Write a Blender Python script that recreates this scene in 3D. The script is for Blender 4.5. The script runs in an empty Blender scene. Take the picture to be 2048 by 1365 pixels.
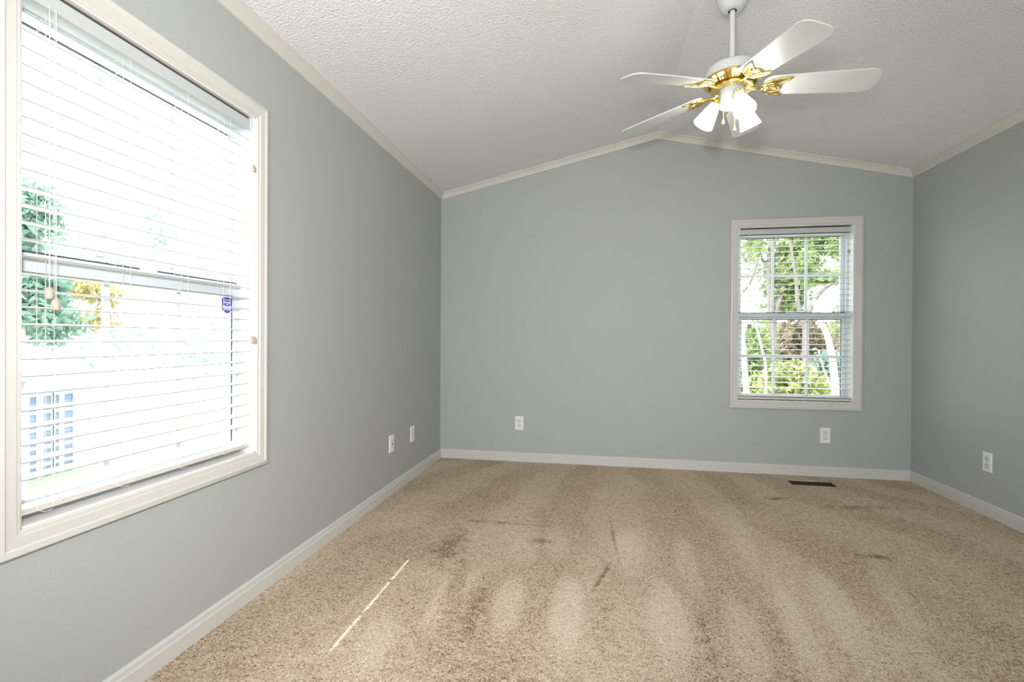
import bpy, bmesh, math, random
import numpy as np
from mathutils import Vector, Matrix
random.seed(7); rng = np.random.default_rng(7)
S = bpy.context.scene
COL = S.collection
R = math.radians

# ------------------------------------------------------------------ camera, sky, sun, exposure
F_PX, YAW, PITCH, ROLL = 973.733, 0.17593, -0.004823, 0.005273
CAM = Vector((1.32297, -3.97084, 1.01285))
_fw = Vector((-math.sin(YAW), math.cos(YAW), 0)); _rt = Vector((math.cos(YAW), math.sin(YAW), 0)); _up = Vector((0, 0, 1))
_fw, _up = math.cos(PITCH) * _fw + math.sin(PITCH) * _up, math.cos(PITCH) * _up - math.sin(PITCH) * _fw
_rt, _up = math.cos(ROLL) * _rt + math.sin(ROLL) * _up, math.cos(ROLL) * _up - math.sin(ROLL) * _rt
cd = bpy.data.cameras.new('camera'); cam = bpy.data.objects.new('camera', cd); COL.objects.link(cam)
cd.sensor_width = 36.0; cd.lens = F_PX / 2048 * 36.0; cd.clip_start = 0.05; cd.clip_end = 200
m3 = Matrix((_rt, _up, -_fw)).transposed(); cam.matrix_world = Matrix.Translation(CAM) @ m3.to_4x4()
S.camera = cam

def at(px, py, axis, val):
    """where the sight line of a photograph pixel meets the plane axis = val"""
    d = _fw + (px - 1024) / F_PX * _rt - (py - 682.5) / F_PX * _up
    return CAM + d * ((val - CAM[axis]) / d[axis])

SKY, SUN = 6.0, 13.0
w = bpy.data.worlds.new('sky'); S.world = w; w.use_nodes = True
bg = w.node_tree.nodes['Background']; bg.inputs[0].default_value = (0.86, 0.94, 1.03, 1); bg.inputs[1].default_value = SKY
SUN_DIR = Vector((0.462, 0.40, -0.575)).normalized()
sd = bpy.data.lights.new('sun', 'SUN'); sd.energy = SUN; sd.angle = R(0.53); sd.color = (1.0, 0.99, 0.97)
so = bpy.data.objects.new('sun', sd); COL.objects.link(so); so.rotation_euler = SUN_DIR.to_track_quat('-Z', 'Y').to_euler()
so.location = (-8, -8, 10)
# the photographer's flash in the camera's hot shoe, a little above the lens
fd = bpy.data.lights.new('camera_flash', 'SPOT'); fd.energy = 192.0; fd.shadow_soft_size = 0.06; fd.color = (1.0, 0.99, 0.96)
fd.spot_size = R(122); fd.spot_blend = 0.85
fo = bpy.data.objects.new('camera_flash', fd); COL.objects.link(fo); fo.location = CAM + Vector((-0.10, -0.02, 0.27))
fo.rotation_euler = (_fw + 0.01 * _up - 0.15 * _rt).normalized().to_track_quat('-Z', 'Y').to_euler()
S.view_settings.view_transform = 'Standard'; S.view_settings.look = 'None'
S.view_settings.gamma = 1.0; S.view_settings.use_curve_mapping = False
S.view_settings.exposure = -0.28
S.cycles.max_bounces = 14; S.cycles.diffuse_bounces = 8; S.cycles.glossy_bounces = 4
S.cycles.transparent_max_bounces = 24; S.cycles.transmission_bounces = 6
S.cycles.use_denoising = True; S.cycles.sample_clamp_indirect = 8.0
S.cycles.caustics_reflective = False; S.cycles.caustics_refractive = False

# ------------------------------------------------------------------ materials
def hexcol(r, g, b): return (r, g, b, 1)
def nodes(m): return m.node_tree.nodes, m.node_tree.links
def base_mat(name, col, rough=0.5, metal=0.0, spec=0.5, var=0.04, vscale=8.0, bump=0.0, bscale=60.0, bdetail=3.0, bdist=0.002):
    m = bpy.data.materials.new(name); m.use_nodes = True
    N, L = nodes(m); b = N['Principled BSDF']
    b.inputs['Roughness'].default_value = rough; b.inputs['Metallic'].default_value = metal
    b.inputs['Specular IOR Level'].default_value = spec
    tc = N.new('ShaderNodeTexCoord'); nz = N.new('ShaderNodeTexNoise'); nz.inputs['Scale'].default_value = vscale; nz.inputs['Detail'].default_value = 4
    mx = N.new('ShaderNodeMix'); mx.data_type = 'RGBA'
    mx.inputs['A'].default_value = tuple(c * (1 - var) for c in col[:3]) + (1,)
    mx.inputs['B'].default_value = tuple(min(1, c * (1 + var)) for c in col[:3]) + (1,)
    L.new(tc.outputs['Object'], nz.inputs['Vector']); L.new(nz.outputs['Fac'], mx.inputs['Factor']); L.new(mx.outputs['Result'], b.inputs['Base Color'])
    if bump:
        n2 = N.new('ShaderNodeTexNoise'); n2.inputs['Scale'].default_value = bscale; n2.inputs['Detail'].default_value = bdetail
        bp = N.new('ShaderNodeBump'); bp.inputs['Strength'].default_value = bump; bp.inputs['Distance'].default_value = bdist
        L.new(tc.outputs['Object'], n2.inputs['Vector']); L.new(n2.outputs['Fac'], bp.inputs['Height']); L.new(bp.outputs['Normal'], b.inputs['Normal'])
    return m

M = {}
M['wall'] = base_mat('grey_wall_paint', (0.41, 0.43, 0.42), 0.62, var=0.02, vscale=3, bump=0.5, bscale=260, bdist=0.0015)
M['ceiling'] = base_mat('textured_ceiling_white', (0.79, 0.80, 0.825), 0.9, spec=0.2, var=0.03, vscale=90, bump=1.0, bscale=105, bdetail=3, bdist=0.006)
M['trim'] = base_mat('white_trim_paint', (0.60, 0.588, 0.56), 0.32, var=0.02, vscale=6, bump=0.05, bscale=90)
M['crown'] = base_mat('white_crown_paint', (0.62, 0.605, 0.575), 0.4, var=0.03, vscale=9, bump=0.1, bscale=60)
M['vinyl'] = base_mat('white_vinyl', (0.58, 0.63, 0.66), 0.35, var=0.02)
M['sash_strip'] = base_mat('dark_sash_strip', (0.05, 0.055, 0.06), 0.6)
M['slat'] = base_mat('white_blind_slat', (0.86, 0.86, 0.84), 0.4, var=0.02)
M['rail'] = base_mat('blind_rail_greige', (0.62, 0.60, 0.55), 0.45, var=0.05)
M['slat_edge_shade'] = base_mat('shaded_slat_edge', (0.30, 0.30, 0.29), 0.6, var=0.1)  # shadow line along each slat's room-side edge, put into the colour
M['headrail'] = base_mat('pale_headrail_metal', (0.50, 0.53, 0.54), 0.45, var=0.02)
M['gap_shade'] = base_mat('dark_gap_shade', (0.07, 0.065, 0.055), 0.6, var=0.2)  # dark colour standing in for shade in the headrail gap
M['cord'] = base_mat('cord_cotton', (0.72, 0.70, 0.64), 0.8, var=0.08, vscale=200)
M['tassel'] = base_mat('tan_wood_tassel', (0.42, 0.36, 0.29), 0.45, var=0.15, vscale=60)
M['plate'] = base_mat('white_plastic_plate', (0.82, 0.82, 0.81), 0.3, var=0.01)
M['recept'] = base_mat('white_plastic_receptacle', (0.72, 0.72, 0.71), 0.35, var=0.01)
M['slot'] = base_mat('dark_slot', (0.03, 0.03, 0.03), 0.7)
M['steel'] = base_mat('steel_screw', (0.6, 0.6, 0.6), 0.35, 1.0)
M['duct'] = base_mat('brown_duct_metal', (0.05, 0.04, 0.028), 0.7, var=0.3, vscale=20)
M['blade'] = base_mat('white_fan_blade', (0.67, 0.71, 0.715), 0.28, var=0.02)
M['enamel'] = base_mat('white_enamel', (0.68, 0.70, 0.70), 0.25, var=0.015)
M['brass'] = base_mat('polished_brass', (0.88, 0.68, 0.24), 0.16, 1.0, var=0.06, vscale=30)
M['brass_dark'] = base_mat('dark_brass_vent', (0.16, 0.11, 0.03), 0.4, 0.8, var=0.2)
M['fob'] = base_mat('fob_wood_gold', (0.80, 0.60, 0.25), 0.35, 0.3, var=0.25, vscale=60)
M['bark_pale'] = base_mat('pale_bark', (0.62, 0.57, 0.52), 0.85, var=0.25, vscale=14, bump=0.6, bscale=25, bdist=0.02)
M['bark_dark'] = base_mat('grey_bark', (0.16, 0.14, 0.12), 0.9, var=0.35, vscale=14, bump=0.8, bscale=25, bdist=0.02)
M['siding'] = base_mat('pale_siding', (0.80, 0.83, 0.86), 0.6, var=0.03)
M['shingle'] = base_mat('grey_shingle', (0.24, 0.27, 0.33), 0.9, var=0.25, vscale=18)
M['pane_dark'] = base_mat('house_window_glass', (0.20, 0.27, 0.38), 0.1, var=0.3)
M['grass'] = base_mat('lawn_grass', (0.40, 0.42, 0.30), 0.9, var=0.35, vscale=3, bump=0.6, bscale=40, bdist=0.03)
M['bounce_slab'] = base_mat('bounce_concrete', (0.62, 0.60, 0.57), 0.85, var=0.08, vscale=4, bump=0.2, bscale=60)
M['sticker'] = base_mat('blue_sticker', (0.045, 0.04, 0.42), 0.35, var=0.04)
M['sticker_white'] = base_mat('white_sticker_print', (0.85, 0.86, 0.92), 0.4, var=0.02)

def glass_mat():
    m = bpy.data.materials.new('window_glass'); m.use_nodes = True
    N, L = nodes(m); N.remove(N['Principled BSDF']); out = N['Material Output']
    tr = N.new('ShaderNodeBsdfTransparent'); gl = N.new('ShaderNodeBsdfGlossy'); gl.inputs['Roughness'].default_value = 0.02
    tc = N.new('ShaderNodeTexCoord'); nz = N.new('ShaderNodeTexNoise'); nz.inputs['Scale'].default_value = 3
    rp = N.new('ShaderNodeMapRange'); rp.inputs[3].default_value = 0.94; rp.inputs[4].default_value = 0.98
    cb = N.new('ShaderNodeCombineColor')
    L.new(tc.outputs['Object'], nz.inputs['Vector']); L.new(nz.outputs['Fac'], rp.inputs[0])
    for i in range(3): L.new(rp.outputs[0], cb.inputs[i])
    L.new(cb.outputs[0], tr.inputs[0])
    lw = N.new('ShaderNodeLayerWeight'); pw = N.new('ShaderNodeMath'); pw.operation = 'POWER'; pw.inputs[1].default_value = 5.0
    ma = N.new('ShaderNodeMath'); ma.operation = 'MULTIPLY_ADD'; ma.inputs[1].default_value = 0.9; ma.inputs[2].default_value = 0.025
    L.new(lw.outputs['Facing'], pw.inputs[0]); L.new(pw.outputs[0], ma.inputs[0])
    mx = N.new('ShaderNodeMixShader'); L.new(ma.outputs[0], mx.inputs[0]); L.new(tr.outputs[0], mx.inputs[1]); L.new(gl.outputs[0], mx.inputs[2])
    L.new(mx.outputs[0], out.inputs[0]); return m
M['glass'] = glass_mat()

def emit_mat(name, col, strength, base=(0.9, 0.9, 0.88, 1)):
    m = base_mat(name, base, 0.4, var=0.01); b = m.node_tree.nodes['Principled BSDF']
    b.inputs['Emission Color'].default_value = col + (1,); b.inputs['Emission Strength'].default_value = strength
    return m
M['shade'] = emit_mat('lit_frosted_glass', (1.0, 0.93, 0.82), 17.0)
M['bulb'] = emit_mat('lit_bulb', (1.0, 0.9, 0.76), 22.0)

def leaf_mat(name, c1, c2, c3, trans=0.45):
    m = bpy.data.materials.new(name); m.use_nodes = True
    N, L = nodes(m); N.remove(N['Principled BSDF']); out = N['Material Output']
    tc = N.new('ShaderNodeTexCoord'); nz = N.new('ShaderNodeTexNoise'); nz.inputs['Scale'].default_value = 2.3; nz.inputs['Detail'].default_value = 6; nz.inputs['Roughness'].default_value = 0.75
    rp = N.new('ShaderNodeValToRGB'); e = rp.color_ramp.elements
    e[0].position = 0.30; e[0].color = c1 + (1,); e[1].position = 0.72; e[1].color = c3 + (1,)
    k = e.new(0.5); k.color = c2 + (1,)
    L.new(tc.outputs['Object'], nz.inputs['Vector']); L.new(nz.outputs['Fac'], rp.inputs[0])
    d = N.new('ShaderNodeBsdfDiffuse'); t = N.new('ShaderNodeBsdfTranslucent'); mx = N.new('ShaderNodeMixShader'); mx.inputs[0].default_value = trans
    L.new(rp.outputs[0], d.inputs[0]); L.new(rp.outputs[0], t.inputs[0]); L.new(d.outputs[0], mx.inputs[1]); L.new(t.outputs[0], mx.inputs[2]); L.new(mx.outputs[0], out.inputs[0])
    return m
M['leaf_bright'] = leaf_mat('yellow_green_leaves', (0.10, 0.14, 0.05), (0.36, 0.40, 0.15), (0.74, 0.75, 0.46))
M['leaf_green'] = leaf_mat('mid_green_leaves', (0.10, 0.15, 0.07), (0.24, 0.33, 0.13), (0.55, 0.58, 0.28))
M['leaf_teal'] = leaf_mat('cool_green_leaves', (0.12, 0.20, 0.15), (0.27, 0.42, 0.33), (0.52, 0.64, 0.55))
M['leaf_gold'] = leaf_mat('golden_leaves', (0.25, 0.21, 0.09), (0.48, 0.42, 0.20), (0.68, 0.62, 0.38))
M['leaf_brown'] = leaf_mat('brown_thicket', (0.13, 0.10, 0.06), (0.26, 0.21, 0.14), (0.42, 0.38, 0.24), 0.2)

def carpet_mat():
    m = bpy.data.materials.new('tan_frieze_carpet'); m.use_nodes = True
    N, L = nodes(m); b = N['Principled BSDF']; b.inputs['Roughness'].default_value = 0.95; b.inputs['Specular IOR Level'].default_value = 0.1
    try: b.inputs['Sheen Weight'].default_value = 0.0
    except Exception: pass
    tc = N.new('ShaderNodeTexCoord')
    def math_(op, a, b_=None, c=None):
        n = N.new('ShaderNodeMath'); n.operation = op
        for i, v in enumerate((a, b_, c)):
            if v is None: continue
            if isinstance(v, (int, float)): n.inputs[i].default_value = v
            else: L.new(v, n.inputs[i])
        return n.outputs[0]
    def noise(scale, detail=2.0, dist=0.0, vec=None, rough=0.5):
        n = N.new('ShaderNodeTexNoise'); n.inputs['Scale'].default_value = scale; n.inputs['Detail'].default_value = detail
        n.inputs['Distortion'].default_value = dist; n.inputs['Roughness'].default_value = rough
        L.new(vec or tc.outputs['Object'], n.inputs['Vector']); return n.outputs['Fac']
    yarn = noise(115, 2.0, 1.6, None, 0.6)                       # curled yarn ends
    clump = noise(22, 3.0)
    sep = N.new('ShaderNodeSeparateXYZ'); L.new(tc.outputs['Object'], sep.inputs[0]); X, Y = sep.outputs[0], sep.outputs[1]
    # vacuum tracks: alternate nap bands that fan out across the floor
    wob = noise(1.1, 2.0); wob2 = noise(2.6, 3.0)
    ang = math_('DIVIDE', math_('SUBTRACT', X, 1.55), math_('ADD', math_('MULTIPLY', Y, -0.55), 1.2))
    ph = math_('ADD', math_('MULTIPLY', ang, 19.0), math_('MULTIPLY', wob, 5.0))
    band = math_('SINE', ph)
    band = math_('MULTIPLY', N_clamp(N, L, math_('MULTIPLY', band, 2.6), -1, 1), 1.0)
    band = math_('MULTIPLY', band, math_('MULTIPLY_ADD', wob2, 1.8, -0.35))
    patch = math_('MULTIPLY_ADD', noise(1.7, 4.0, 0.4), 2.0, -1.0)
    nap = math_('ADD', math_('MULTIPLY', band, 0.095), math_('MULTIPLY', patch, 0.16))
    nap = math_('ADD', nap, math_('MULTIPLY', math_('SUBTRACT', clump, 0.5), 0.35))
    # worn spots and furniture dents, each with a shape of its own
    def spot(cx, cy, rx, ry, rot, depth):
        c, s = math.cos(rot), math.sin(rot)
        dx, dy = math_('SUBTRACT', X, cx), math_('SUBTRACT', Y, cy)
        u = math_('DIVIDE', math_('ADD', math_('MULTIPLY', dx, c), math_('MULTIPLY', dy, s)), rx)
        v = math_('DIVIDE', math_('SUBTRACT', math_('MULTIPLY', dy, c), math_('MULTIPLY', dx, s)), ry)
        d = math_('SQRT', math_('ADD', math_('MULTIPLY', u, u), math_('MULTIPLY', v, v)))
        d = math_('ADD', d, math_('MULTIPLY_ADD', clump, 1.2, -0.6))
        k = math_('SUBTRACT', 1.0, d)
        return math_('MULTIPLY', N_clamp(N, L, math_('MULTIPLY', k, 1.0 if depth > 0 else 2.6), 0, 1), -depth * (0.6 if depth > 0 else 0.34))
    for sp in SPOTS: nap = math_('ADD', nap, spot(*sp))
    mr = N.new('ShaderNodeValToRGB'); e = mr.color_ramp.elements
    e[0].position = 0.30; e[0].color = (0.19, 0.12, 0.062, 1); e[1].position = 0.72; e[1].color = (0.88, 0.75, 0.61, 1)
    k = e.new(0.5); k.color = (0.625, 0.485, 0.35, 1)
    L.new(math_('ADD', yarn, math_('MULTIPLY', nap, 0.42)), mr.inputs[0])
    L.new(mr.outputs[0], b.inputs['Base Color'])
    bp = N.new('ShaderNodeBump'); bp.inputs['Strength'].default_value = 0.9; bp.inputs['Distance'].default_value = 0.008
    L.new(math_('ADD', yarn, math_('MULTIPLY', clump, 0.5)), bp.inputs['Height']); L.new(bp.outputs['Normal'], b.inputs['Normal'])
    return m
def N_clamp(N, L, sock, lo, hi):
    n = N.new('ShaderNodeClamp'); n.inputs['Min'].default_value = lo; n.inputs['Max'].default_value = hi
    L.new(sock, n.inputs['Value']); return n.outputs[0]
SPOTS = [(1.405, -1.45, 0.014, 0.36, 0.05, 0.7), (1.345, -1.86, 0.014, 0.22, -0.28, 0.7), (2.44, -0.62, 0.10, 0.05, 0.1, 0.7), (2.62, -1.43, 0.10, 0.035, -0.05, 0.8),
         (1.05, -1.55, 0.10, 0.05, 0.0, 0.55), (0.85, -1.35, 0.30, 0.03, 0.0, 0.45), (0.62, -1.7, 0.09, 0.3, 0.0, 0.5), (2.9, -0.7, 0.3, 0.06, 0.2, 0.4), (0.75, -2.1, 0.05, 0.35, 0.1, 0.5),
         (1.21, -2.15, 0.075, 0.30, 0.03, -0.75), (0.99, -2.15, 0.07, 0.26, 0.06, -0.7), (0.74, -2.20, 0.06, 0.25, 0.1, -0.5), (1.58, -2.15, 0.08, 0.34, -0.04, -0.6), (1.82, -2.22, 0.07, 0.30, -0.08, -0.5), (1.47, -1.60, 0.10, 0.30, -0.02, -0.45), (0.98, -1.66, 0.09, 0.18, 0.05, -0.4), (2.22, -1.95, 0.07, 0.42, -0.2, -0.5), (2.02, -2.1, 0.05, 0.38, -0.12, -0.5), (1.72, -1.7, 0.06, 0.40, -0.06, -0.45), (2.5, -1.75, 0.06, 0.42, -0.28, -0.4), (1.12, -1.55, 0.07, 0.22, 0.02, -0.4), (2.05, -1.35, 0.06, 0.35, -0.12, -0.35), (0.60, -2.45, 0.07, 0.2, 0.2, -0.5),
         (1.35, -2.2, 0.05, 0.34, 0.0, 0.25), (1.69, -2.2, 0.035, 0.36, -0.05, 0.22), (1.94, -2.15, 0.03, 0.34, -0.1, 0.2), (0.87, -2.2, 0.04, 0.30, 0.08, 0.3)]
M['carpet'] = carpet_mat()

# ------------------------------------------------------------------ mesh helpers
class MB:
    def __init__(s): s.v = []; s.f = []; s.mi = []
    def add(s, vs, fs, mi=0):
        o = len(s.v); s.v += [tuple(p) for p in vs]; s.f += [tuple(i + o for i in f) for f in fs]; s.mi += [mi] * len(fs); return s
    def box(s, a, b, mi=0, M4=None):
        x0, y0, z0 = a; x1, y1, z1 = b
        vs = [Vector(p) for p in ((x0,y0,z0),(x1,y0,z0),(x1,y1,z0),(x0,y1,z0),(x0,y0,z1),(x1,y0,z1),(x1,y1,z1),(x0,y1,z1))]
        if M4: vs = [M4 @ p for p in vs]
        return s.add(vs, [(0,3,2,1),(4,5,6,7),(0,1,5,4),(1,2,6,5),(2,3,7,6),(3,0,4,7)], mi)
    def prism(s, poly, fn, d0, d1, mi=0):
        n = len(poly); vs = [fn(p[0], p[1], d0) for p in poly] + [fn(p[0], p[1], d1) for p in poly]
        return s.add(vs, [tuple(range(n))[::-1], tuple(range(n, 2*n))] + [(i, (i+1) % n, n + (i+1) % n, n + i) for i in range(n)], mi)
    def tube(s, pts, rad, seg=8, mi=0, closed=False, cap=True):
        pts = [Vector(p) for p in pts]; n = len(pts)
        rads = rad if isinstance(rad, (list, tuple)) else [rad] * n
        ref = None; vs = []
        for i, p in enumerate(pts):
            if closed: t = pts[(i+1) % n] - pts[i-1]
            else: t = pts[min(i+1, n-1)] - pts[max(i-1, 0)]
            t.normalize()
            if ref is None: ref = Vector((0,0,1)) if abs(t.z) < .9 else Vector((1,0,0))
            a = (ref - t * ref.dot(t))
            if a.length < 1e-5: a = t.orthogonal()
            a.normalize(); ref = a; b = t.cross(a)
            vs += [p + rads[i] * (math.cos(2*math.pi*k/seg) * a + math.sin(2*math.pi*k/seg) * b) for k in range(seg)]
        fs = []
        for i in range(n if closed else n-1):
            j = (i+1) % n
            fs += [(i*seg + k, i*seg + (k+1) % seg, j*seg + (k+1) % seg, j*seg + k) for k in range(seg)]
        if cap and not closed: fs += [tuple(range(seg))[::-1], tuple((n-1)*seg + k for k in range(seg))]
        return s.add(vs, fs, mi)
    def lathe(s, prof, seg=32, M4=None, mi=0, cap0=False, cap1=False):
        vs = []; n = len(prof)
        for r, z in prof:
            vs += [Vector((r*math.cos(2*math.pi*k/seg), r*math.sin(2*math.pi*k/seg), z)) for k in range(seg)]
        if M4: vs = [M4 @ p for p in vs]
        fs = [(i*seg + k, i*seg + (k+1) % seg, (i+1)*seg + (k+1) % seg, (i+1)*seg + k) for i in range(n-1) for k in range(seg)]
        if cap0: fs.append(tuple(range(seg))[::-1])
        if cap1: fs.append(tuple((n-1)*seg + k for k in range(seg)))
        return s.add(vs, fs, mi)
    def frame(s, r, prof, fn, mi=0):
        """mitred frame around rect r=(a0,b0,a1,b1); prof = (outward offset, height) points; fn(a,b,h) -> xyz"""
        a0, b0, a1, b1 = r; n = len(prof); vs = []
        for (sa, sb) in ((-1,-1),(1,-1),(1,1),(-1,1)):
            for o, h in prof: vs.append(fn((a0 if sa < 0 else a1) + sa*o, (b0 if sb < 0 else b1) + sb*o, h))
        fs = [(c*n + i, ((c+1) % 4)*n + i, ((c+1) % 4)*n + i + 1, c*n + i + 1) for c in range(4) for i in range(n-1)]
        return s.add(vs, fs, mi)
    def build(s, name, mats, parent=None, smooth=None, bevel=0.0, loc=None):
        me = bpy.data.meshes.new(name); me.from_pydata(s.v, [], s.f)
        mats = mats if isinstance(mats, (list, tuple)) else [mats]
        for m in mats: me.materials.append(m)
        if len(mats) > 1: me.polygons.foreach_set('material_index', s.mi)
        bm = bmesh.new(); bm.from_mesh(me); bmesh.ops.recalc_face_normals(bm, faces=bm.faces); bm.to_mesh(me); bm.free()
        if smooth is not None:
            me.polygons.foreach_set('use_smooth', [True] * len(me.polygons)); me.set_sharp_from_angle(angle=R(smooth))
        me.update()
        o = bpy.data.objects.new(name, me); COL.objects.link(o)
        if parent: attach(o, parent)
        if bevel:
            md = o.modifiers.new('bevel', 'BEVEL'); md.width = bevel; md.segments = 2; md.limit_method = 'ANGLE'; md.angle_limit = R(40)
        return o
def attach(o, parent):
    o.parent = parent
    W4 = Matrix.Identity(4); q = parent
    chain = []
    while q: chain.append(q); q = q.parent
    for q in reversed(chain): W4 = W4 @ q.matrix_parent_inverse @ q.matrix_basis
    o.matrix_parent_inverse = W4.inverted()
def tag(o, label=None, cat=None, group=None, kind=None):
    if label: o['label'] = label
    if cat: o['category'] = cat
    if group: o['group'] = group
    if kind: o['kind'] = kind
    return o
def thing(name, loc, label, cat, group=None, rot=(0,0,0)):
    o = bpy.data.objects.new(name, None); COL.objects.link(o); o.empty_display_size = 0.05
    o.location = loc; o.rotation_euler = rot; return tag(o, label, cat, group)
def copy_tree(o, parent=None):
    c = o.copy(); COL.objects.link(c)
    if parent: c.parent = parent
    for ch in list(o.children): copy_tree(ch, c)
    return c
def struct(name, mb, mat, **k): return tag(mb.build(name, mat, **k), kind='structure')
XZ = lambda a, b, d: (a, d, b)      # polygon in x,z swept along y
YZ = lambda a, b, d: (d, a, b)
XY = lambda a, b, d: (a, b, d)

# ------------------------------------------------------------------ the room
W, YR, T = 3.5527, -5.6, 0.13
XR = W / 2
ZW, ZR = 2.236, 2.634                # ceiling height at the side walls and at the ridge
SL = (ZR - ZW) / XR
zc = lambda x: ZR - SL * abs(x - XR)
W1 = (-3.061, 0.564, -2.276, 1.868)  # left window opening: y0 z0 y1 z1
W2 = (2.371, 0.551, 3.168, 1.870)    # back window opening: x0 z0 x1 z1
FILL_DR = (0.30, 0.0, 2.90, 2.10)         # added unseen opening behind the camera, lets in fill daylight
VENT = (2.665, -0.270, 2.962, -0.148)

# floor with the register opening cut through
fl = MB(); fz = -0.03
xs = [-T, VENT[0], VENT[2], W + T]; ys = [YR - T, VENT[1], VENT[3], T]
for i in range(3):
    for j in range(3):
        if (i, j) != (1, 1): fl.box((xs[i], ys[j], fz), (xs[i+1], ys[j+1], 0))
struct('floor', fl, M['carpet'])
# ceiling: two slopes meeting at the ridge
c = MB()
c.prism([(-T, zc(-T)), (XR, ZR), (W + T, zc(W + T)), (W + T, zc(W + T) + .1), (XR, ZR + .1), (-T, zc(-T) + .1)], XZ, YR - T, T)
struct('ceiling', c, M['ceiling'])
def gable(y0, y1, op):
    b = MB()
    for x0, x1 in ((-T, op[0]), (op[2], W + T)):
        pts = [x0] + [x for x in (XR,) if x0 < x < x1] + [x1]
        b.prism([(x0, -.03), (x1, -.03)] + [(x, zc(x) + .03) for x in reversed(pts)], XZ, y0, y1)
    pts = [op[0]] + [x for x in (XR,) if op[0] < x < op[2]] + [op[2]]
    b.prism([(op[0], op[3]), (op[2], op[3])] + [(x, zc(x) + .03) for x in reversed(pts)], XZ, y0, y1)
    if op[1] > 0: b.prism([(op[0], -.03), (op[2], -.03), (op[2], op[1]), (op[0], op[1])], XZ, y0, y1)
    return b
struct('wall_back', gable(0, T, W2), M['wall'])
struct('wall_rear', gable(YR - T, YR, FILL_DR), M['wall'])
b = MB(); ztop = ZW + .02
for y0, y1 in ((YR, W1[0]), (W1[2], 0)): b.box((-T, y0, -.03), (0, y1, ztop))
b.box((-T, W1[0], -.03), (0, W1[2], W1[1])); b.box((-T, W1[0], W1[3]), (0, W1[2], ztop))
struct('wall_left', b, M['wall'])
b = MB(); b.box((W, YR, -.03), (W + T, 0, ztop)); struct('wall_right', b, M['wall'])

# baseboards
BB = [(0, 0), (.0145, 0), (.0145, .0495), (.0125, .0515), (.0078, .0525), (.0078, .0660), (.0045, .0722), (0, .0739)]
def base(name, p0, p1, nrm):
    p0, p1, nrm = Vector(p0), Vector(p1), Vector(nrm); n = len(BB); t = (p1 - p0).normalized()
    vs = []
    for p, s_ in ((p0, 1), (p1, -1)):
        for o, z in BB: vs.append(p + nrm * o + t * (o * s_) + Vector((0, 0, z)))
    mb = MB(); mb.add(vs, [(i, i+1, n+i+1, n+i) for i in range(n-1)] + [tuple(range(n)), tuple(range(n, 2*n))])
    struct(name, mb, M['trim'], smooth=25)
base('baseboard_left', (0, YR, 0), (0, 0, 0), (1, 0, 0))
base('baseboard_back', (0, 0, 0), (W, 0, 0), (0, -1, 0))
base('baseboard_right', (W, 0, 0), (W, YR, 0), (-1, 0, 0))
# crown moulding: along both side walls and up both slopes of the back gable
CR = [(0, -.046), (.007, -.046), (.009, -.040), (.012, -.036), (.017, -.024), (.026, -.014), (.033, -.009), (.037, -.007), (.038, .012), (0, .012)]
def side_crown(name, x, s_):
    mb = MB(); n = len(CR); vs = []
    for y in (YR, 0.0):
        for o, h in CR: vs.append((x + s_ * o, y if y < -1 else -o * 1.0, ZW + SL * o + h))
    mb.add(vs, [(i, (i+1) % n, n + (i+1) % n, n + i) for i in range(n)] + [tuple(range(n)), tuple(range(n, 2*n))])
    struct(name, mb, M['crown'], smooth=35)
side_crown('trim_1', 0, 1); side_crown('trim_3', W, -1)
mb = MB(); n = len(CR); vs = []
for k in range(3):
    for o, h in CR:
        x = (o, XR, W - o)[k]
        vs.append((x, -o, zc(x) + h))
mb.add(vs, [(q*n + i, q*n + (i+1) % n, (q+1)*n + (i+1) % n, (q+1)*n + i) for q in range(2) for i in range(n)] + [tuple(range(n)), tuple(range(2*n, 3*n))])
struct('trim_2', mb, M['crown'], smooth=35)

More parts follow.
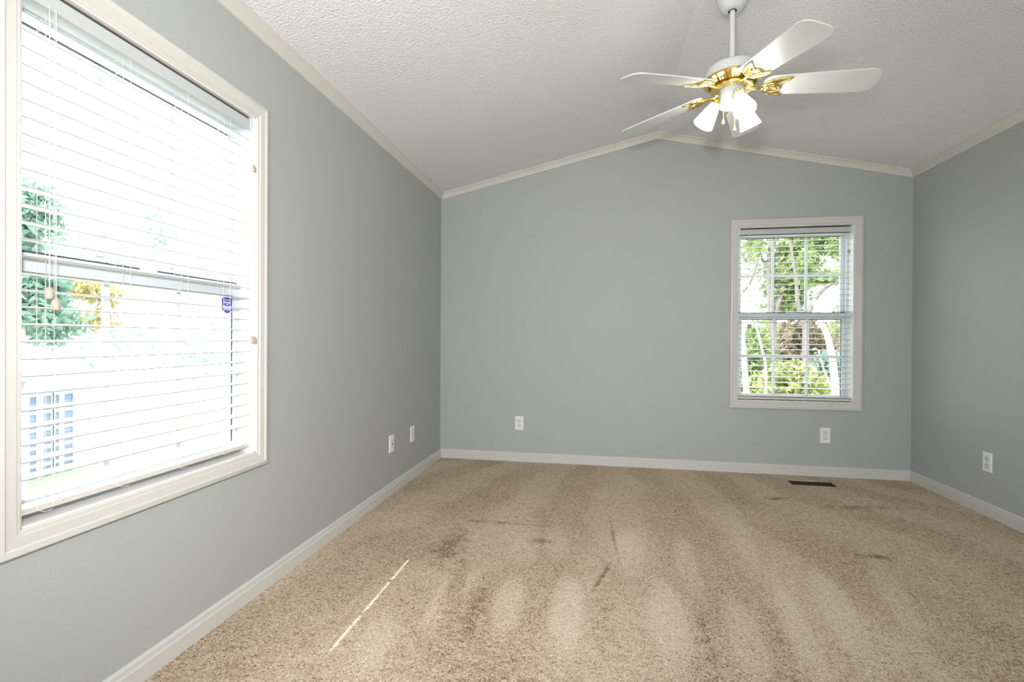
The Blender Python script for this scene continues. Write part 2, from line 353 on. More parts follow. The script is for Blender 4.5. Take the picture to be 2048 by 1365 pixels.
# ------------------------------------------------------------------ windows
CASE = [(0, 0), (0, .008), (.004, .0115), (.012, .0115), (.014, .0155), (.020, .0165), (.036, .0185), (.040, .0220), (.0505, .0220), (.056, .0190), (.058, .012), (.058, 0)]
def window(name, rect, fn, loc, fw_, st):
    """rect in (a, z) of the wall plane; fn(a, z, h) with h > 0 into the room"""
    a0, z0, a1, z1 = rect
    root = tag(thing(name, loc, None, None), kind='structure')
    k = MB(); k.frame(rect, CASE, fn); k.build('casing', M['trim'], root, smooth=30)
    def slab(mb, p, q, h0, h1, mi=0):
        (a, z), (c_, d) = p, q
        vs = [fn(x, y, h) for h in (h0, h1) for x, y in ((a, z), (c_, z), (c_, d), (a, d))]
        mb.add(vs, [(0,1,2,3),(4,5,6,7),(0,1,5,4),(1,2,6,5),(2,3,7,6),(3,0,4,7)], mi); return mb
    e = .004
    j = MB()                                                     # jamb lining and stool
    slab(j, (a0 + 0, z0), (a0 + e, z1), -T, .004); slab(j, (a1 - e, z0), (a1, z1), -T, .004)
    slab(j, (a0, z1 - e), (a1, z1), -T, .004); slab(j, (a0, z0), (a1, z0 + e), -T, .004)
    j.build('jamb', M['plate'], root)
    f = MB()                                                     # vinyl frame behind the jamb
    for p, q in (((a0+e, z0+e), (a0+fw_, z1-e)), ((a1-fw_, z0+e), (a1-e, z1-e)), ((a0+fw_, z1-.036), (a1-fw_, z1-e)), ((a0+fw_, z0+e), (a1-fw_, z0+.016))):
        slab(f, p, q, -T + .002, -.062)
    f.build('frame', M['vinyl'], root)
    zm = 1.197
    for (s0, s1, h0, h1, rb, rt) in ((zm - .022, z1 - .036, -.118, -.096, .040, .030), (z0 + .016, zm + .022, -.094, -.066, .030, .046)):
        sp = MB(); l, r = a0 + fw_ + .001, a1 - fw_ - .001
        slab(sp, (l, s0), (l + st, s1), h0, h1); slab(sp, (r - st, s0), (r, s1), h0, h1)
        slab(sp, (l + st, s0), (r - st, s0 + rb), h0, h1); slab(sp, (l + st, s1 - rt), (r - st, s1), h0, h1)
        so_ = sp.build('sash', M['vinyl'], root)
        g = MB(); hm = (h0 + h1) / 2; ga, gb, gz, gw = l + st, r - st, s0 + rb, s1 - rt
        slab(g, (ga - .004, gz - .004), (gb + .004, gw + .004), hm - .0015, hm + .0015); g.build('glass', M['glass'], so_)
        q = MB(); t_ = .0055  # thin dark strip along the glass edges
        low = h1 > -.08
        if low: q.add([fn(*p_, h_) for h_ in (hm + .002, hm + .003) for p_ in ((gb, gz), (gb, gw), (ga, gw), (ga, gw - t_), (gb - t_, gw - t_), (gb - t_, gz))], [(0,1,4,5), (1,2,3,4), (6,7,10,11), (7,8,9,10)] + [(i, (i+1) % 6, 6 + (i+1) % 6, 6 + i) for i in range(6)])
        else: slab(q, (ga, gw - t_), (gb, gw), hm + .002, h1 - .001)
        q.build('sash_strip', M['sash_strip'], so_)
        if low:
            q = MB(); slab(q, (l + .002, s1), (r - .002, s1 + .005), h0 + .004, h1 + .001); q.build('rail_strip', M['sash_strip'], so_)  # thin dark strip on top of the lower sash
        mu = MB(); mw = .009
        for fr in (1/3, 2/3):
            x = ga + (gb - ga) * fr; slab(mu, (x - mw, gz), (x + mw, gw), hm - .004, hm + .004)
        zmid = (gz + gw) / 2; slab(mu, (ga, zmid - mw), (gb, zmid + mw), hm - .0045, hm + .0045)
        mu.build('muntin', M['vinyl'], so_)
    lt = MB(); xm = (a0 + a1) / 2
    slab(lt, (xm - .03, zm + .012), (xm + .03, zm + .034), -.082, -.062); slab(lt, (xm - .012, zm + .034), (xm + .02, zm + .042), -.076, -.066)
    lt.build('latch', M['vinyl'], root, bevel=.003)
    return root
WL = lambda a, b, h: (h, a, b)        # left wall: a = y
WB = lambda a, b, h: (a, -h, b)       # back wall: a = x
window('window_1', W1, WL, (0, (W1[0] + W1[2]) / 2, W1[1]), .012, .012)
window('window_2', W2, WB, ((W2[0] + W2[2]) / 2, 0, W2[1]), .020, .024)
dr = MB(); dr.frame(FILL_DR, CASE, lambda a, b_, h: (a, YR + h, b_)); struct('fill_door_1', dr, M['trim'], smooth=30)  # casing of the added fill-light opening, out of view

# ------------------------------------------------------------------ window blinds
SLW, TILT = 0.048, R(3)
def blind(rect, fn, loc, label, zs, rail_top, rail_bot, ladders, cords):
    a0, z0, a1, z1 = rect
    root = thing('window_blind', loc, label, 'window blind', 'horizontal slat window blinds')
    hc = -.037                                                   # centre line of the slats, behind the wall face
    a0 += .006; a1 -= .006
    def slab(mb, p, q, h0, h1, mi=0):
        (a, z), (c_, d) = p, q
        vs = [fn(x, y, h) for h in (h0, h1) for x, y in ((a, z), (c_, z), (c_, d), (a, d))]
        mb.add(vs, [(0,1,2,3),(4,5,6,7),(0,1,5,4),(1,2,6,5),(2,3,7,6),(3,0,4,7)], mi)
    hb, ht = z1 - .052, z1 - .016
    h = MB()                                                     # channel: front, back and floor, open on top
    slab(h, (a0 + .012, hb), (a1 - .012, ht), -.008, -.0065); slab(h, (a0 + .012, hb), (a1 - .012, ht), -.058, -.0565); slab(h, (a0 + .012, hb - .0015), (a1 - .012, hb), -.058, -.0065)
    h.build('headrail', M['headrail'], root)
    h = MB(); slab(h, (a0 + .013, hb + .002), (a1 - .013, z1 - .0055), -.056, -.012); h.build('headrail_gap_shade', M['gap_shade'], root)  # dark box filling the headrail and the gap above, painted shade
    for s_ in (0, 1):
        k = MB(); x0, x1 = ((a0 - .002, a0 + .012), (a1 - .012, a1 + .002))[s_]
        slab(k, (x0, hb - .004), (x1, z1 - .006), -.060, -.004); k.build('bracket', M['vinyl'], root, bevel=.002)
    sl = MB(); SEG = 5
    for z in zs:
        vs = []
        for a in (a0 + .004, a1 - .004):
            for up in (0, 1):
                for i in range(SEG + 1):
                    u = i / SEG - .5; hh = hc + SLW * u * math.cos(TILT); zz = z - SLW * u * math.sin(TILT) + .0022 * (1 - 4*u*u) - .0011 + (.0022 if up else 0)
                    vs.append(fn(a, zz, hh))
        n = SEG + 1; fs = []
        for i in range(SEG):
            fs += [(i, i+1, 2*n + i+1, 2*n + i), (n + i, n + i+1, 3*n + i+1, 3*n + i)]
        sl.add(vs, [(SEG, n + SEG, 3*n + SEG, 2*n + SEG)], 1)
        fs += [(0, n, 3*n, 2*n)]
        fs += [tuple(list(range(n)) + [n + i for i in range(SEG, -1, -1)]), tuple([2*n + i for i in range(n)] + [3*n + i for i in range(SEG, -1, -1)])]
        sl.add(vs, fs)
    sl.build('slats', [M['slat'], M['slat_edge_shade']], root, smooth=40)
    rl = MB(); slab(rl, (a0 + .004, rail_bot), (a1 - .004, rail_bot + .014), hc - .025, hc + .025)
    zz = rail_bot + .0155
    while zz + .0025 < rail_top: slab(rl, (a0 + .004, zz), (a1 - .004, zz + .0025), hc - .024, hc + .024); zz += .0045
    rl.build('bottom_rail', M['rail'], root, bevel=.001)
    for fr in ladders:
        a = a0 + (a1 - a0) * fr; cz = MB()
        for hh in (hc - .0265, hc + .0265): cz.tube([fn(a, hb, hh), fn(a, rail_bot + .006, hh)], .0006, 6)
        cz.tube([fn(a, hb, hc), fn(a, rail_top, hc)], .0007, 6)
        for z in zs: cz.tube([fn(a + .001, z - .003, hc - .0265), fn(a + .001, z - .003, hc + .0265)], .0004, 5)
        # loose loop of cord at the bottom rail
        cz.tube([fn(a + .028 * math.cos(t) - .01, rail_bot + .008 + .013 * math.sin(t), hc + .0275 + .004 * math.sin(2*t)) for t in [i * .5 for i in range(11)]], .0008, 5)
        cz.build('ladder_cord', M['cord'], root, smooth=60)
    for (a, zb, hh) in cords:
        p = MB(); top = hb + .002; p.tube([fn(a, top, hh), fn(a, zb + .026, hh)], .0011, 6); po = p.build('pull_cord', M['cord'], root, smooth=60)
        t_ = MB(); prof = [(.002, .029), (.0045, .028), (.0075, .022), (.0092, .012), (.0092, .006), (.0075, .001), (.004, 0), (.001, 0)]
        t_.lathe(prof, 20, Matrix.Translation(fn(a, zb, hh)), cap0=True, cap1=True); tag(t_.build('tassel', M['tassel'], po, smooth=50), 'tan tassel')
    return root
zs1 = [1.6556 - .0410 * k for k in range(-4, 25)]
zs2 = [1.7687 - .0415 * k for k in range(-1, 28)]
blind(W1, WL, (0, (W1[0] + W1[2]) / 2, W1[3]), 'white horizontal blind with open slats in the large left wall window', zs1, .605, .588, (.1, .36, .62, .86),
      [(-2.998, 1.104, .003), (-2.985, 1.078, .005), (-2.294, .989, .003), (-2.283, .986, .005), (-2.288, 1.652, .003)])
blind(W2, WB, ((W2[0] + W2[2]) / 2, 0, W2[3]), 'white horizontal blind with open slats in the back wall window', zs2, .590, .562, (.1, .36, .62, .9),
      [(2.447, 1.105, .003), (2.458, 1.103, .005), (3.135, 1.655, .003)])

# ------------------------------------------------------------------ sticker on the glass of the left window
st = thing('security_sticker', (-.071, -2.329, 1.134), 'blue shield shaped security sticker on the left window glass', 'sticker')
def shield(s_, x, name, mat):
    half = [(0, .5), (.16, .47), (.30, .49), (.42, .40), (.46, .24), (.42, .05), (.46, -.14), (.40, -.32), (.22, -.42), (0, -.5)]
    pts = [(a * s_, b_ * s_ * 1.08) for a, b_ in half] + [(-a * s_, b_ * s_ * 1.08) for a, b_ in half[-2:0:-1]]
    k = MB(); k.prism([(-2.329 + a, 1.134 + b_) for a, b_ in pts], YZ, x, x + .0006); return k.build(name, mat, st)
shield(.064, -.0765, 'border', M['sticker_white']); shield(.058, -.0758, 'shield', M['sticker'])
k = MB()
for dz, hw, hh in ((.011, .017, .0016), (.004, .003, .002), (-.004, .022, .0012), (-.0115, .019, .0014), (-.0165, .017, .0012), (.021, .018, .001)):
    k.box((-.0751, -2.329 - hw, 1.134 + dz - hh), (-.0746, -2.329 + hw, 1.134 + dz + hh))
k.build('lettering', M['sticker_white'], st)

# ------------------------------------------------------------------ wall plates
def plate(loc, rotz, label, cat, kind, group=None):
    """local frame: plate in x/z, room side is -y"""
    root = thing('wall_outlet' if kind == 'duplex' else 'jack_plate', loc, label, cat, group, (0, 0, rotz))
    M4 = Matrix.Translation(loc) @ Matrix.Rotation(rotz, 4, 'Z')
    k = MB()
    prof = [(0, -.0058), (.026, -.0058), (.033, -.0045), (.035, 0)]
    hw, hh = .035, .057
    vs = []
    for (ix, iz, y) in ((hw, hh, 0), (hw, hh, -.0022), (hw - .003, hh - .003, -.0052), (hw - .006, hh - .006, -.0058)):
        vs += [M4 @ Vector(p) for p in ((-ix, y, -iz), (ix, y, -iz), (ix, y, iz), (-ix, y, iz))]
    k.add(vs, [(c_*4 + i, c_*4 + (i+1) % 4, c_*4 + 4 + (i+1) % 4, c_*4 + 4 + i) for c_ in range(3) for i in range(4)] + [(12, 13, 14, 15), (0, 3, 2, 1)])
    k.build('plate', M['plate'], root)
    def disc(mb, cx, cz, r, y0, y1, n=20, clipx=None):
        pts = [(cx + (max(-clipx, min(clipx, r*math.cos(t))) if clipx else r*math.cos(t)), cz + r*math.sin(t)) for t in [2*math.pi*i/n for i in range(n)]]
        mb.prism(pts, lambda a, b_, d: M4 @ Vector((a, d, b_)), y0, y1)
    if kind == 'duplex':
        for cz in (.0195, -.0195):
            r_ = MB()
            pts = [(.0175*math.cos(t), cz + max(-.0135, min(.0135, .0175*math.sin(t)))) for t in [2*math.pi*i/32 for i in range(32)]]
            r_.prism(pts, lambda a, b_, d: M4 @ Vector((a, d, b_)), -.0055, -.0074)
            ro = r_.build('receptacle', M['recept'], root)
            s_ = MB()
            for x, hh_ in ((-.0064, .0042), (.0064, .0036)): s_.box((x - .0012, -.0077, cz + .002 - hh_ + .002), (x + .0012, -.0073, cz + .002 + hh_ + .002), M4=M4)
            disc(s_, 0, cz - .0072, .0026, -.0073, -.0077, 14); s_.build('slots', M['slot'], ro)
            g = MB(); 
            ring = [(.0182*math.cos(t), cz + max(-.0141, min(.0141, .0182*math.sin(t)))) for t in [2*math.pi*i/32 for i in range(32)]]
            g.prism(ring, lambda a, b_, d: M4 @ Vector((a, d, b_)), -.0055, -.0060); g.build('seam', M['slot'], ro)
        s_ = MB(); disc(s_, 0, 0, .0032, -.0056, -.0068, 14); s_.build('screw', M['steel'], root)
    else:
        hh_ = .0105 if kind == 'phone' else .006
        if kind == 'phone':
            r_ = MB(); r_.box((-.012, -.0072, -.024), (.012, -.0055, .024), M4=M4); ro = r_.build('insert', M['recept'], root, bevel=.001)
            s_ = MB(); s_.box((-.0055, -.0076, -.006), (.0055, -.0070, .005), M4=M4); s_.build('port', M['slot'], ro)
        else:
            r_ = MB(); disc(r_, 0, .004, .0052, -.0056, -.0120, 12); ro = r_.build('jack', M['steel'], root)
            s_ = MB(); disc(s_, 0, .004, .0022, -.0118, -.0124, 12); s_.build('port', M['slot'], ro)
        for z in (.042, -.042):
            s_ = MB(); disc(s_, 0, z, .0028, -.0056, -.0064, 12); s_.build('screw', M['plate'], root)
    return root
plate((.682, 0, .3145), 0, 'white duplex outlet low on the back wall near the left corner', 'outlet', 'duplex')
plate((2.987, 0, .304), 0, 'white duplex outlet low on the back wall under the small window', 'outlet', 'duplex')
plate((0, -.994, .325), R(90), 'white wall plate with dark center port on the left wall, near the large window', 'wall plate', 'phone')
plate((0, -.635, .320), R(90), 'white wall plate with a tiny jack on the left wall, closest to the room corner', 'wall plate', 'coax')
plate((W, -.706, .309), R(-90), 'white duplex outlet on the right wall close to the back corner', 'outlet', 'duplex')
plate((W, -.992, .311), R(-90), 'white wall plate on the right wall cut off by the photo edge', 'outlet', 'duplex')

# ------------------------------------------------------------------ floor register opening
vt = thing('floor_vent', ((VENT[0] + VENT[2]) / 2, (VENT[1] + VENT[3]) / 2, 0), 'open rectangular floor vent hole with dark duct in the tan carpet below the small window', 'floor vent')
k = MB(); x0, y0, x1, y1 = VENT; d = -.16; t_ = .002
k.box((x0 + .0005, y0 + .0005, d), (x0 + t_, y1 - .0005, -.006)); k.box((x1 - t_, y0 + .0005, d), (x1 - .0005, y1 - .0005, -.006))
k.box((x0 + t_, y0 + .0005, d), (x1 - t_, y0 + t_, -.006)); k.box((x0 + t_, y1 - t_, d), (x1 - t_, y1 - .0005, -.006)); k.box((x0, y0, d - .002), (x1, y1, d))
k.build('duct', M['duct'], vt)

# ------------------------------------------------------------------ ceiling fan
FX, FY = 1.910, -1.624
fan = thing('ceiling_fan', (FX, FY, zc(FX)), 'white five blade ceiling fan with brass fittings and three lit glass shades', 'ceiling fan')
C4 = Matrix.Translation((FX, FY, 0))
k = MB(); zt = zc(FX) + .012
k.lathe([(.072, zt), (.071, 2.575), (.066, 2.552), (.056, 2.524), (.043, 2.503), (.036, 2.499), (.013, 2.499), (.013, 2.512)], 48, C4, cap0=True); cn = k.build('canopy', M['enamel'], fan, smooth=35)
k = MB(); k.lathe([(.0125, 2.4985), (.0185, 2.4985), (.0185, 2.5005), (.0125, 2.5005)], 24, C4); k.build('hanger_gap', M['slot'], cn)
k = MB(); k.lathe([(.0115, 2.56), (.0115, 2.24)], 24, C4, cap0=True, cap1=True); k.build('downrod', M['enamel'], fan, smooth=40)
k = MB(); k.lathe([(.012, 2.262), (.020, 2.256), (.030, 2.250), (.092, 2.246), (.106, 2.240), (.113, 2.230), (.116, 2.205), (.117, 2.186), (.10, 2.184)], 56, C4, cap0=True, cap1=True); k.build('motor_housing', M['enamel'], fan, smooth=35)
k = MB(); k.lathe([(.112, 2.190), (.121, 2.189), (.123, 2.184), (.120, 2.179), (.112, 2.176), (.104, 2.172)], 64, C4); k.lathe([(.104, 2.172), (.084, 2.158), (.078, 2.156), (.078, 2.150), (.070, 2.146), (.050, 2.145)], 64, C4, cap1=True)
ring = k.build('brass_ring', M['brass'], fan, smooth=30)
k = MB()
for i in range(44):
    a = 2 * math.pi * i / 44
    M4 = C4 @ Matrix.Rotation(a, 4, 'Z') @ Matrix.Translation((.0935, 0, 2.1642)) @ Matrix.Rotation(R(-35), 4, 'Y')
    k.box((-.0095, -.0026, -.001), (.0095, .0026, .0006), M4=M4)
k.build('vent_slots', M['brass_dark'], ring)
k = MB(); k.lathe([(.088, 2.152), (.090, 2.149), (.088, 2.143), (.058, 2.141)], 48, C4, cap0=True, cap1=True); k.build('flywheel', M['brass'], fan, smooth=30)
k = MB(); k.lathe([(.054, 2.146), (.0555, 2.140), (.0555, 2.080), (.052, 2.070), (.040, 2.065), (.012, 2.063)], 48, C4, cap0=True, cap1=True); sw = k.build('switch_housing', M['enamel'], fan, smooth=30)
for a in (R(200), R(262)):
    k = MB(); p = C4 @ Vector((.056 * math.cos(a), .056 * math.sin(a), 2.112)); k.lathe([(.0035, 0), (.0035, .003), (.001, .0034)], 12, Matrix.Translation(p) @ Matrix.Rotation(a, 4, 'Z') @ Matrix.Rotation(R(90), 4, 'Y'), cap1=True)
    k.build('screw', M['steel'], sw, smooth=40)
# blades
A0 = R(-75.37); ZB = 2.150; TIPZ = 2.1107; RB = .58
def leafshape(L, Wd, n=12):
    up = [(L * t, Wd * math.sin(math.pi * t ** .8) * (1 - .25 * t)) for t in [i / n for i in range(n + 1)]]
    return up + [(x, -y) for x, y in up[-2:0:-1]]
def ribbon(mb, pts, r, M4): mb.tube([M4 @ Vector(p) for p in pts], r, 8)
def make_blade(k_):
    a = A0 + k_ * 2 * math.pi / 5
    ztip = TIPZ + RB * (math.cos(a) * .019 + math.sin(a) * .073)
    droop = math.atan2(ztip - ZB, RB - .09)
    B4 = C4 @ Matrix.Translation((0, 0, ZB)) @ Matrix.Rotation(a, 4, 'Z') @ Matrix.Translation((.09, 0, 0)) @ Matrix.Rotation(-droop, 4, 'Y') @ Matrix.Rotation(R(-13), 4, 'X') @ Matrix.Translation((-.09, 0, 0))
    r0, r1 = .128, RB
    out = [(r0, -.030), (r0 + .010, -.046), (r0 + .03, -.056), (.40, -.065), (r1 - .040, -.068), (r1 - .018, -.060), (r1 - .004, -.042), (r1, -.022), (r1, .022), (r1 - .004, .042), (r1 - .018, .060), (r1 - .040, .068), (.40, .065), (r0 + .03, .056), (r0 + .010, .046), (r0, .030)]
    mb = MB(); mb.prism(out, lambda x, y, d_: B4 @ Vector((x, y, d_)), 0, .0055)
    bl = mb.build('blade', M['blade'], fan, bevel=.0015)
    z = -.004
    mb = MB()                                                    # cast brass iron: arm, scroll rings and two leaves under the blade
    mb.tube([B4 @ Vector(p) for p in ((.060, 0, -.004), (.080, 0, -.010), (.100, 0, -.010), (.118, 0, -.006), (.134, 0, z))], [.011, .009, .008, .0075, .006], 10)
    mb.tube([B4 @ Vector((.163 + .037 * math.cos(t), .012 + .026 * math.sin(t), z)) for t in [2 * math.pi * i / 30 for i in range(30)]], .0058, 8, closed=True)
    mb.tube([B4 @ Vector((.166 + .020 * math.cos(t), .012 + .012 * math.sin(t), z)) for t in [2 * math.pi * i / 20 for i in range(20)]], .004, 8, closed=True)
    for (ox, oy, rot, L_, w_) in ((.128, -.006, -.36, .118, .021), (.140, .022, .42, .082, .013)):
        R4 = B4 @ Matrix.Translation((ox, oy, 0)) @ Matrix.Rotation(rot, 4, 'Z')
        pts = leafshape(L_, w_); mb.tube([R4 @ Vector((x, y, z)) for x, y in pts], .0040, 8, closed=True)
        mb.prism(leafshape(L_ * .62, w_ * .45), lambda x, y, d_: R4 @ Vector((x + L_ * .15, y, d_)), -.0005, -.004)
    tag(mb.build('blade_iron', M['brass'], bl, smooth=50), 'ornate brass bracket')
for k_ in range(5): make_blade(k_)
# light kit: three arms with lit bell shades
for az in (175, 281, 34):
    a = R(az); tl = R(31)
    D = Vector((math.cos(a) * math.sin(tl), math.sin(a) * math.sin(tl), -math.cos(tl)))
    neck = Vector((FX + .066 * math.cos(a), FY + .066 * math.sin(a), 2.090))
    q = D.to_track_quat('Z', 'Y').to_matrix().to_4x4(); S4 = Matrix.Translation(neck) @ q
    mb = MB(); st0 = Vector((FX + .030 * math.cos(a), FY + .030 * math.sin(a), 2.082))
    mb.tube([st0, st0.lerp(neck, .5) + Vector((0, 0, .016)), neck - D * .012], .0075, 10)
    mb.lathe([(.006, -.022), (.017, -.016), (.024, -.006), (.0255, .004), (.0265, .010), (.0235, .011)], 28, S4, cap0=True)
    for j in range(3):
        t = 2 * math.pi * j / 3; mb.tube([S4 @ Vector((.026 * math.cos(t), .026 * math.sin(t), .005)), S4 @ Vector((.034 * math.cos(t), .034 * math.sin(t), .005))], .0022, 8)
    mb.build('light_arm', M['brass'], fan, smooth=40)
    mb = MB(); mb.lathe([(.0215, .004), (.0225, .012), (.026, .024), (.033, .050), (.039, .075), (.0445, .098), (.0465, .108), (.0450, .108), (.043, .098), (.0375, .075), (.0315, .050), (.0245, .024), (.021, .013)], 36, S4)
    sh = mb.build('lamp_shade', M['shade'], fan, smooth=50)
    mb = MB(); mb.lathe([(.010, .012), (.012, .030), (.022, .052), (.026, .068), (.022, .083), (.012, .091), (.002, .093)], 24, S4, cap0=True, cap1=True); mb.build('bulb', M['bulb'], sh, smooth=60)
# pull chains with fobs
for (x, y, zt_, zf) in ((FX - .044, FY - .036, 2.098, 1.976), (FX + .000, FY - .050, 2.078, 1.937)):
    mb = MB(); n_ = int((zt_ - zf - .024) / .004)
    mb.tube([(x, y, zt_), (x, y, zf + .022)], .0007, 6)
    for i in range(n_):
        zb = zt_ - i * .004
        mb.lathe([(.0001, zb + .0012), (.0011, zb + .0006), (.0011, zb - .0006), (.0001, zb - .0012)], 6, Matrix.Translation((x, y, 0)))
    ch = mb.build('pull_chain', M['brass'], fan, smooth=60)
    mb = MB(); mb.lathe([(.0015, .026), (.003, .025), (.0042, .018), (.0062, .008), (.0068, .003), (.0055, 0), (.001, 0)], 18, Matrix.Translation((x, y, zf)), cap0=True, cap1=True); mb.build('fob', M['fob'], ch, smooth=50)

# ------------------------------------------------------------------ outdoors
GZ = -1.9
k = MB(); k.box((-45, -40, GZ - .1), (45, 55, GZ)); struct('ground', k, M['grass'])
k = MB(); k.box((-3.0, -14, -.26), (12, YR - T, -.20)); k.box((W + T, YR - T, -.26), (12, -2.5, -.20)); struct('bounce_patio', k, M['bounce_slab'])  # unseen pale slab, added to bounce sunlight up to the ceiling
k = MB(); k.box((-5.5, -6, GZ), (-T - .1, 1.5, GZ + .03)); struct('bounce_drive', k, M['bounce_slab'])  # unseen pale ground, added to light the slat undersides from below
def leaves(blobs, size, flat=0.0):
    """many small folded leaves filling ellipsoid blobs: (centre, (rx,ry,rz), count)"""
    V, Fc = [], []; base_ = 0
    for c_, r_, n_ in blobs:
        u = rng.normal(size=(n_, 3)); u /= np.linalg.norm(u, axis=1)[:, None]
        p = np.array(c_) + u * (rng.random((n_, 1)) ** .45) * (.7 + .55 * rng.random((n_, 1))) * np.array(r_)
        nx = rng.normal(size=(n_, 3)); nx /= np.linalg.norm(nx, axis=1)[:, None]
        ny = np.cross(nx, rng.normal(size=(n_, 3))); ny /= np.linalg.norm(ny, axis=1)[:, None]
        nz = np.cross(nx, ny); s_ = size * (.55 + .9 * rng.random((n_, 1)))
        q = np.stack([p - nx * s_, p - ny * s_ * .42 + nz * s_ * .14, p + nx * s_, p + ny * s_ * .42 + nz * s_ * .14], 1)
        V.append(q.reshape(-1, 3)); i = base_ + 4 * np.arange(n_)
        Fc.append(np.stack([i, i+1, i+2], 1)); Fc.append(np.stack([i, i+2, i+3], 1)); base_ += 4 * n_
    return np.concatenate(V), np.concatenate(Fc)
def leaf_obj(name, blobs, size, mat, parent):
    v, f = leaves(blobs, size); me = bpy.data.meshes.new(name); me.from_pydata(v.tolist(), [], f.tolist()); me.materials.append(mat); me.update()
    o = bpy.data.objects.new(name, me); COL.objects.link(o); attach(o, parent); return o
def tree(name, label, cat, group, trunks, bark, blobs, size, leaf, base_pt=None):
    p0 = Vector(base_pt or trunks[0][0][0]); root = thing(name, (p0.x, p0.y, GZ), label, cat, group)
    if trunks:
        mb = MB()
        for pts, rad in trunks:
            pts = [Vector(p) for p in pts]
            # smooth the path
            P = []
            for i in range(len(pts) - 1):
                a_, b_, c_, d_ = pts[max(i-1, 0)], pts[i], pts[i+1], pts[min(i+2, len(pts)-1)]
                for t in (0, .25, .5, .75): P.append(.5 * ((2*b_) + (c_ - a_) * t + (2*a_ - 5*b_ + 4*c_ - d_) * t*t + (3*b_ - a_ - 3*c_ + d_) * t**3))
            P.append(pts[-1]); n_ = len(P); mb.tube(P, [rad[0] + (rad[1] - rad[0]) * i / (n_ - 1) for i in range(n_)], 10)
        mb.build('trunk', bark, root, smooth=60)
    if blobs: leaf_obj('foliage', blobs, size, leaf, root)
    return root
def pxpath(pts, axis, val): return [tuple(at(x, y, axis, val)) for x, y in pts]
def grounded(path): p = path[0]; return [(p[0], p[1], GZ)] + path
def pb(px, py, axis, val, rx, ry, n_, rd=None):
    """a leaf blob whose centre is seen at a pixel, with half sizes rx, ry seen in pixels"""
    c_ = at(px, py, axis, val); dist = (c_ - CAM).dot(_fw); k_ = dist / F_PX
    hr = rx * k_; return (tuple(c_), (hr, hr if rd is None else rd, ry * k_) if axis == 1 else (hr if rd is None else rd, hr, ry * k_), n_)
G1 = 'trees behind the back window'
# --- behind the back window
tree('birch_tree', 'pale thin trunk near the left edge of the back window', 'tree', G1, [(grounded(pxpath([(1494, 830), (1491, 760), (1486, 690), (1481, 610), (1478, 520), (1470, 420)], 1, 3.2)), (.045, .03))], M['bark_pale'],
     [pb(1470, 380, 1, 3.4, 60, 40, 500)], .05, M['leaf_green'])
tree('sapling', 'slender pale sapling leaning left behind the back window', 'tree', G1, [(grounded(pxpath([(1532, 760), (1524, 700), (1511, 645), (1500, 590), (1492, 540)], 1, 4.0)), (.022, .012))], M['bark_pale'],
     [pb(1500, 500, 1, 4.0, 22, 40, 160)], .05, M['leaf_green'])
tree('maple_tree', 'grey trunk with light green canopy in the middle of the back window', 'tree', G1,
     [(grounded(pxpath([(1556, 760), (1548, 690), (1542, 610), (1538, 540), (1545, 470), (1552, 400)], 1, 7.0)), (.09, .05)),
      (pxpath([(1546, 640), (1563, 590), (1572, 545), (1590, 480)], 1, 7.0), (.06, .025)), (pxpath([(1540, 560), (1520, 500), (1530, 440)], 1, 7.0), (.03, .012)),
      (pxpath([(1480, 590), (1503, 560), (1520, 505), (1527, 470)], 1, 7.0), (.03, .015))], M['bark_dark'],
     [pb(1580, 545, 1, 7.2, 55, 60, 1500), pb(1605, 490, 1, 7.2, 60, 40, 1100), pb(1565, 610, 1, 7.4, 40, 25, 250), pb(1510, 490, 1, 7.0, 22, 28, 160), pb(1660, 480, 1, 7.0, 40, 25, 500), pb(1590, 590, 1, 7.2, 18, 45, 420)], .075, M['leaf_green'])
tree('arching_tree', 'tree with a long arching grey branch on the right of the back window', 'tree', G1,
     [(grounded(pxpath([(1612, 760), (1611, 690), (1614, 640), (1626, 605), (1645, 580), (1672, 564), (1710, 556)], 1, 6.0)), (.075, .03)), (pxpath([(1611, 660), (1596, 610), (1592, 560), (1580, 480)], 1, 6.0), (.05, .02))], M['bark_dark'],
     [pb(1655, 555, 1, 6.2, 38, 16, 500), pb(1690, 500, 1, 6.2, 30, 40, 260), pb(1610, 540, 1, 6.2, 20, 40, 260)], .065, M['leaf_green'])
tree('sycamore_tree', 'stout sunlit pale trunk at the lower right of the back window', 'tree', G1,
     [(grounded(pxpath([(1672, 830), (1669, 760), (1664, 715), (1654, 670), (1640, 640), (1628, 600)], 1, 3.6)), (.062, .03)), (pxpath([(1668, 790), (1648, 740), (1636, 700)], 1, 3.6), (.014, .008))], M['bark_pale'],
     [pb(1690, 640, 1, 3.9, 25, 40, 260)], .05, M['leaf_green'])
G2 = 'bushes below the back window view'
def bush(name, label, px, py, Y, rx, ry, n_, size, leaf, group=G2):
    c_ = at(px, py, 1, Y); kk = (c_ - CAM).dot(_fw) / F_PX; top = c_.z + ry * kk; h = (top - GZ)
    r_ = thing(name, (c_.x, c_.y, GZ), label, 'bush', group)
    mb = MB()
    for i in range(9):
        a = 2 * math.pi * i / 9 + .3; e = (c_.x + rx * kk * .6 * math.cos(a), c_.y + .35 * math.sin(a), GZ + h * (.55 + .3 * random.random()))
        mb.tube([(c_.x + .04 * math.cos(a), c_.y + .04 * math.sin(a), GZ), ((c_.x + e[0]) / 2, (c_.y + e[1]) / 2, GZ + h * .35), e], [.018, .012, .005], 6)
    mb.build('stem', M['bark_dark'], r_, smooth=60)
    hh_ = min(h * .5, 1.25 * ry * kk); leaf_obj('foliage', [((c_.x, c_.y, top - hh_), (rx * kk, rx * kk * .7, hh_), n_)], size, leaf, r_); return r_
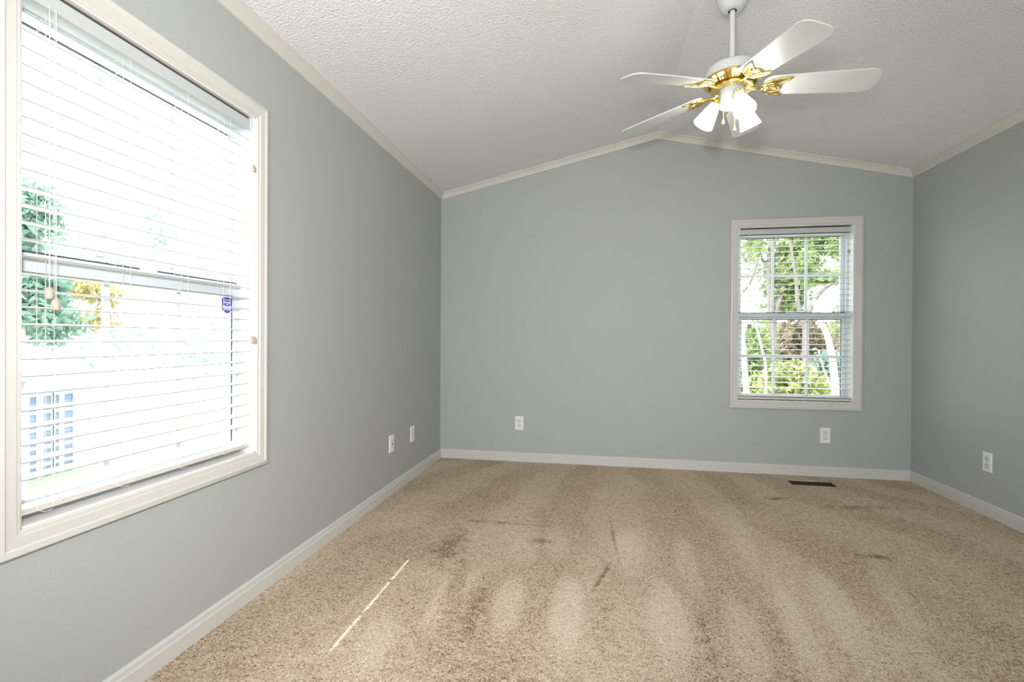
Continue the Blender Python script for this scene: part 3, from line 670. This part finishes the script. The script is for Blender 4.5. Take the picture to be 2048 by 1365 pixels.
bush('shrub', 'bright yellow green leafy shrub low in the middle of the back window', 1590, 770, 4.6, 66, 48, 1700, .075, M['leaf_bright'])
bush('shrub', 'green leafy shrub behind the pale trunks at the left of the back window', 1505, 715, 6.5, 40, 75, 1700, .07, M['leaf_green'])
bush('shrub', 'yellow green leafy shrub low at the left of the back window', 1502, 775, 5.4, 34, 30, 650, .065, M['leaf_bright'])
bush('shrub', 'cool green leafy shrub low at the right of the back window', 1655, 745, 5.4, 40, 45, 900, .07, M['leaf_teal'])
bush('thicket', 'brown brushy thicket behind the bright shrubs of the back window', 1600, 700, 8.6, 62, 62, 3600, .085, M['leaf_brown'])
bush('thicket', 'pale brown brush at the far right of the back window', 1672, 695, 11.8, 44, 48, 1500, .085, M['leaf_brown'])
for (nm, px, py, Y, rx, ry, n_, lf, lab) in (('hedge_bush', 1545, 690, 14, 60, 45, 2200, 'leaf_green', 'distant green bush line seen left of the brown thicket'), ('hedge_bush', 1680, 690, 15, 60, 45, 2200, 'leaf_bright', 'distant yellow green bush line seen right of the brown thicket')):
    bush(nm, lab, px, py, Y, rx, ry, n_, .12, M[lf])
# --- beyond the left window
G3 = 'trees beyond the left window'
tree('oak_tree', 'cool green tree at the left edge of the large left window', 'tree', G3, [(grounded(pxpath([(40, 760), (45, 600), (60, 480)], 0, -7.0)), (.07, .04))], M['bark_pale'],
     [pb(62, 430, 0, -7.0, 52, 75, 620), pb(55, 600, 0, -7.0, 65, 75, 1100), pb(110, 650, 0, -7.2, 60, 45, 300), pb(20, 500, 0, -7, 50, 110, 600), pb(70, 570, 0, -7, 50, 20, 400)], .085, M['leaf_teal'])
tree('golden_tree', 'yellow leaved tree behind the blind cords of the large left window', 'tree', G3, [(grounded(pxpath([(175, 760), (170, 650), (165, 590)], 0, -7.6)), (.04, .02))], M['bark_pale'],
     [pb(160, 575, 0, -7.6, 55, 24, 380), pb(215, 590, 0, -7.6, 35, 28, 160), pb(190, 640, 0, -7.6, 50, 30, 200)], .07, M['leaf_gold'])
tree('elm_tree', 'sparse green tree in the middle of the large left window', 'tree', G3, [(grounded(pxpath([(300, 760), (305, 600), (315, 500), (320, 430)], 0, -9.0)), (.045, .02))], M['bark_pale'],
     [pb(315, 465, 0, -9.0, 34, 45, 90), pb(230, 530, 0, -9.0, 90, 60, 130), pb(395, 710, 0, -9.0, 55, 60, 170), pb(250, 700, 0, -9.0, 80, 60, 110)], .08, M['leaf_teal'])
# neighbour's house
hs = at(40, 850, 0, -10.0); HX = -10.0
y0_, y1_ = at(10, 850, 0, HX).y, at(190, 850, 0, HX).y
zt_, zb_ = at(80, 758, 0, HX).z, GZ
house = thing('house', (HX - 2, (y0_ + y1_) / 2 - 3, GZ), 'pale sided house with paned windows low behind the large left window', 'house')
k = MB(); k.box((HX - 4, y0_ - 6, GZ), (HX, y1_, zt_)); k.build('wall', M['siding'], house)
k = MB(); k.prism([(HX + .35, zt_ - .02), (HX - 2, zt_ + 1.0), (HX - 4.35, zt_ - .02), (HX - 4.35, zt_ - .1), (HX + .35, zt_ - .1)], lambda a, b_, d_: (a, d_, b_), y0_ - 6.3, y1_ + .3); k.build('roof', M['shingle'], house)
for (pa, pc) in ((52, 74), (80, 102), (104, 118), (122, 146)):
    ya, yb = at(pa, 870, 0, HX).y, at(pc, 870, 0, HX).y
    za, zb2 = at(80, 965, 0, HX).z, at(80, 790, 0, HX).z
    mb = MB(); mb.frame((ya, za, yb, zb2), [(-.03, 0), (-.03, .05), (.022, .05), (.022, 0)], lambda a, b_, h: (HX + h, a, b_)); wf = mb.build('window_frame', M['vinyl'], house)
    mb = MB(); mb.box((HX, ya, za), (HX + .02, yb, zb2)); mb.build('pane', M['pane_dark'], wf)
    for i in (1, 2, 3, 4):
        mb = MB(); z = za + (zb2 - za) * i / 5; mb.box((HX + .015, ya, z - .035), (HX + .04, yb, z + .035)); mb.build('muntin', M['vinyl'], wf)
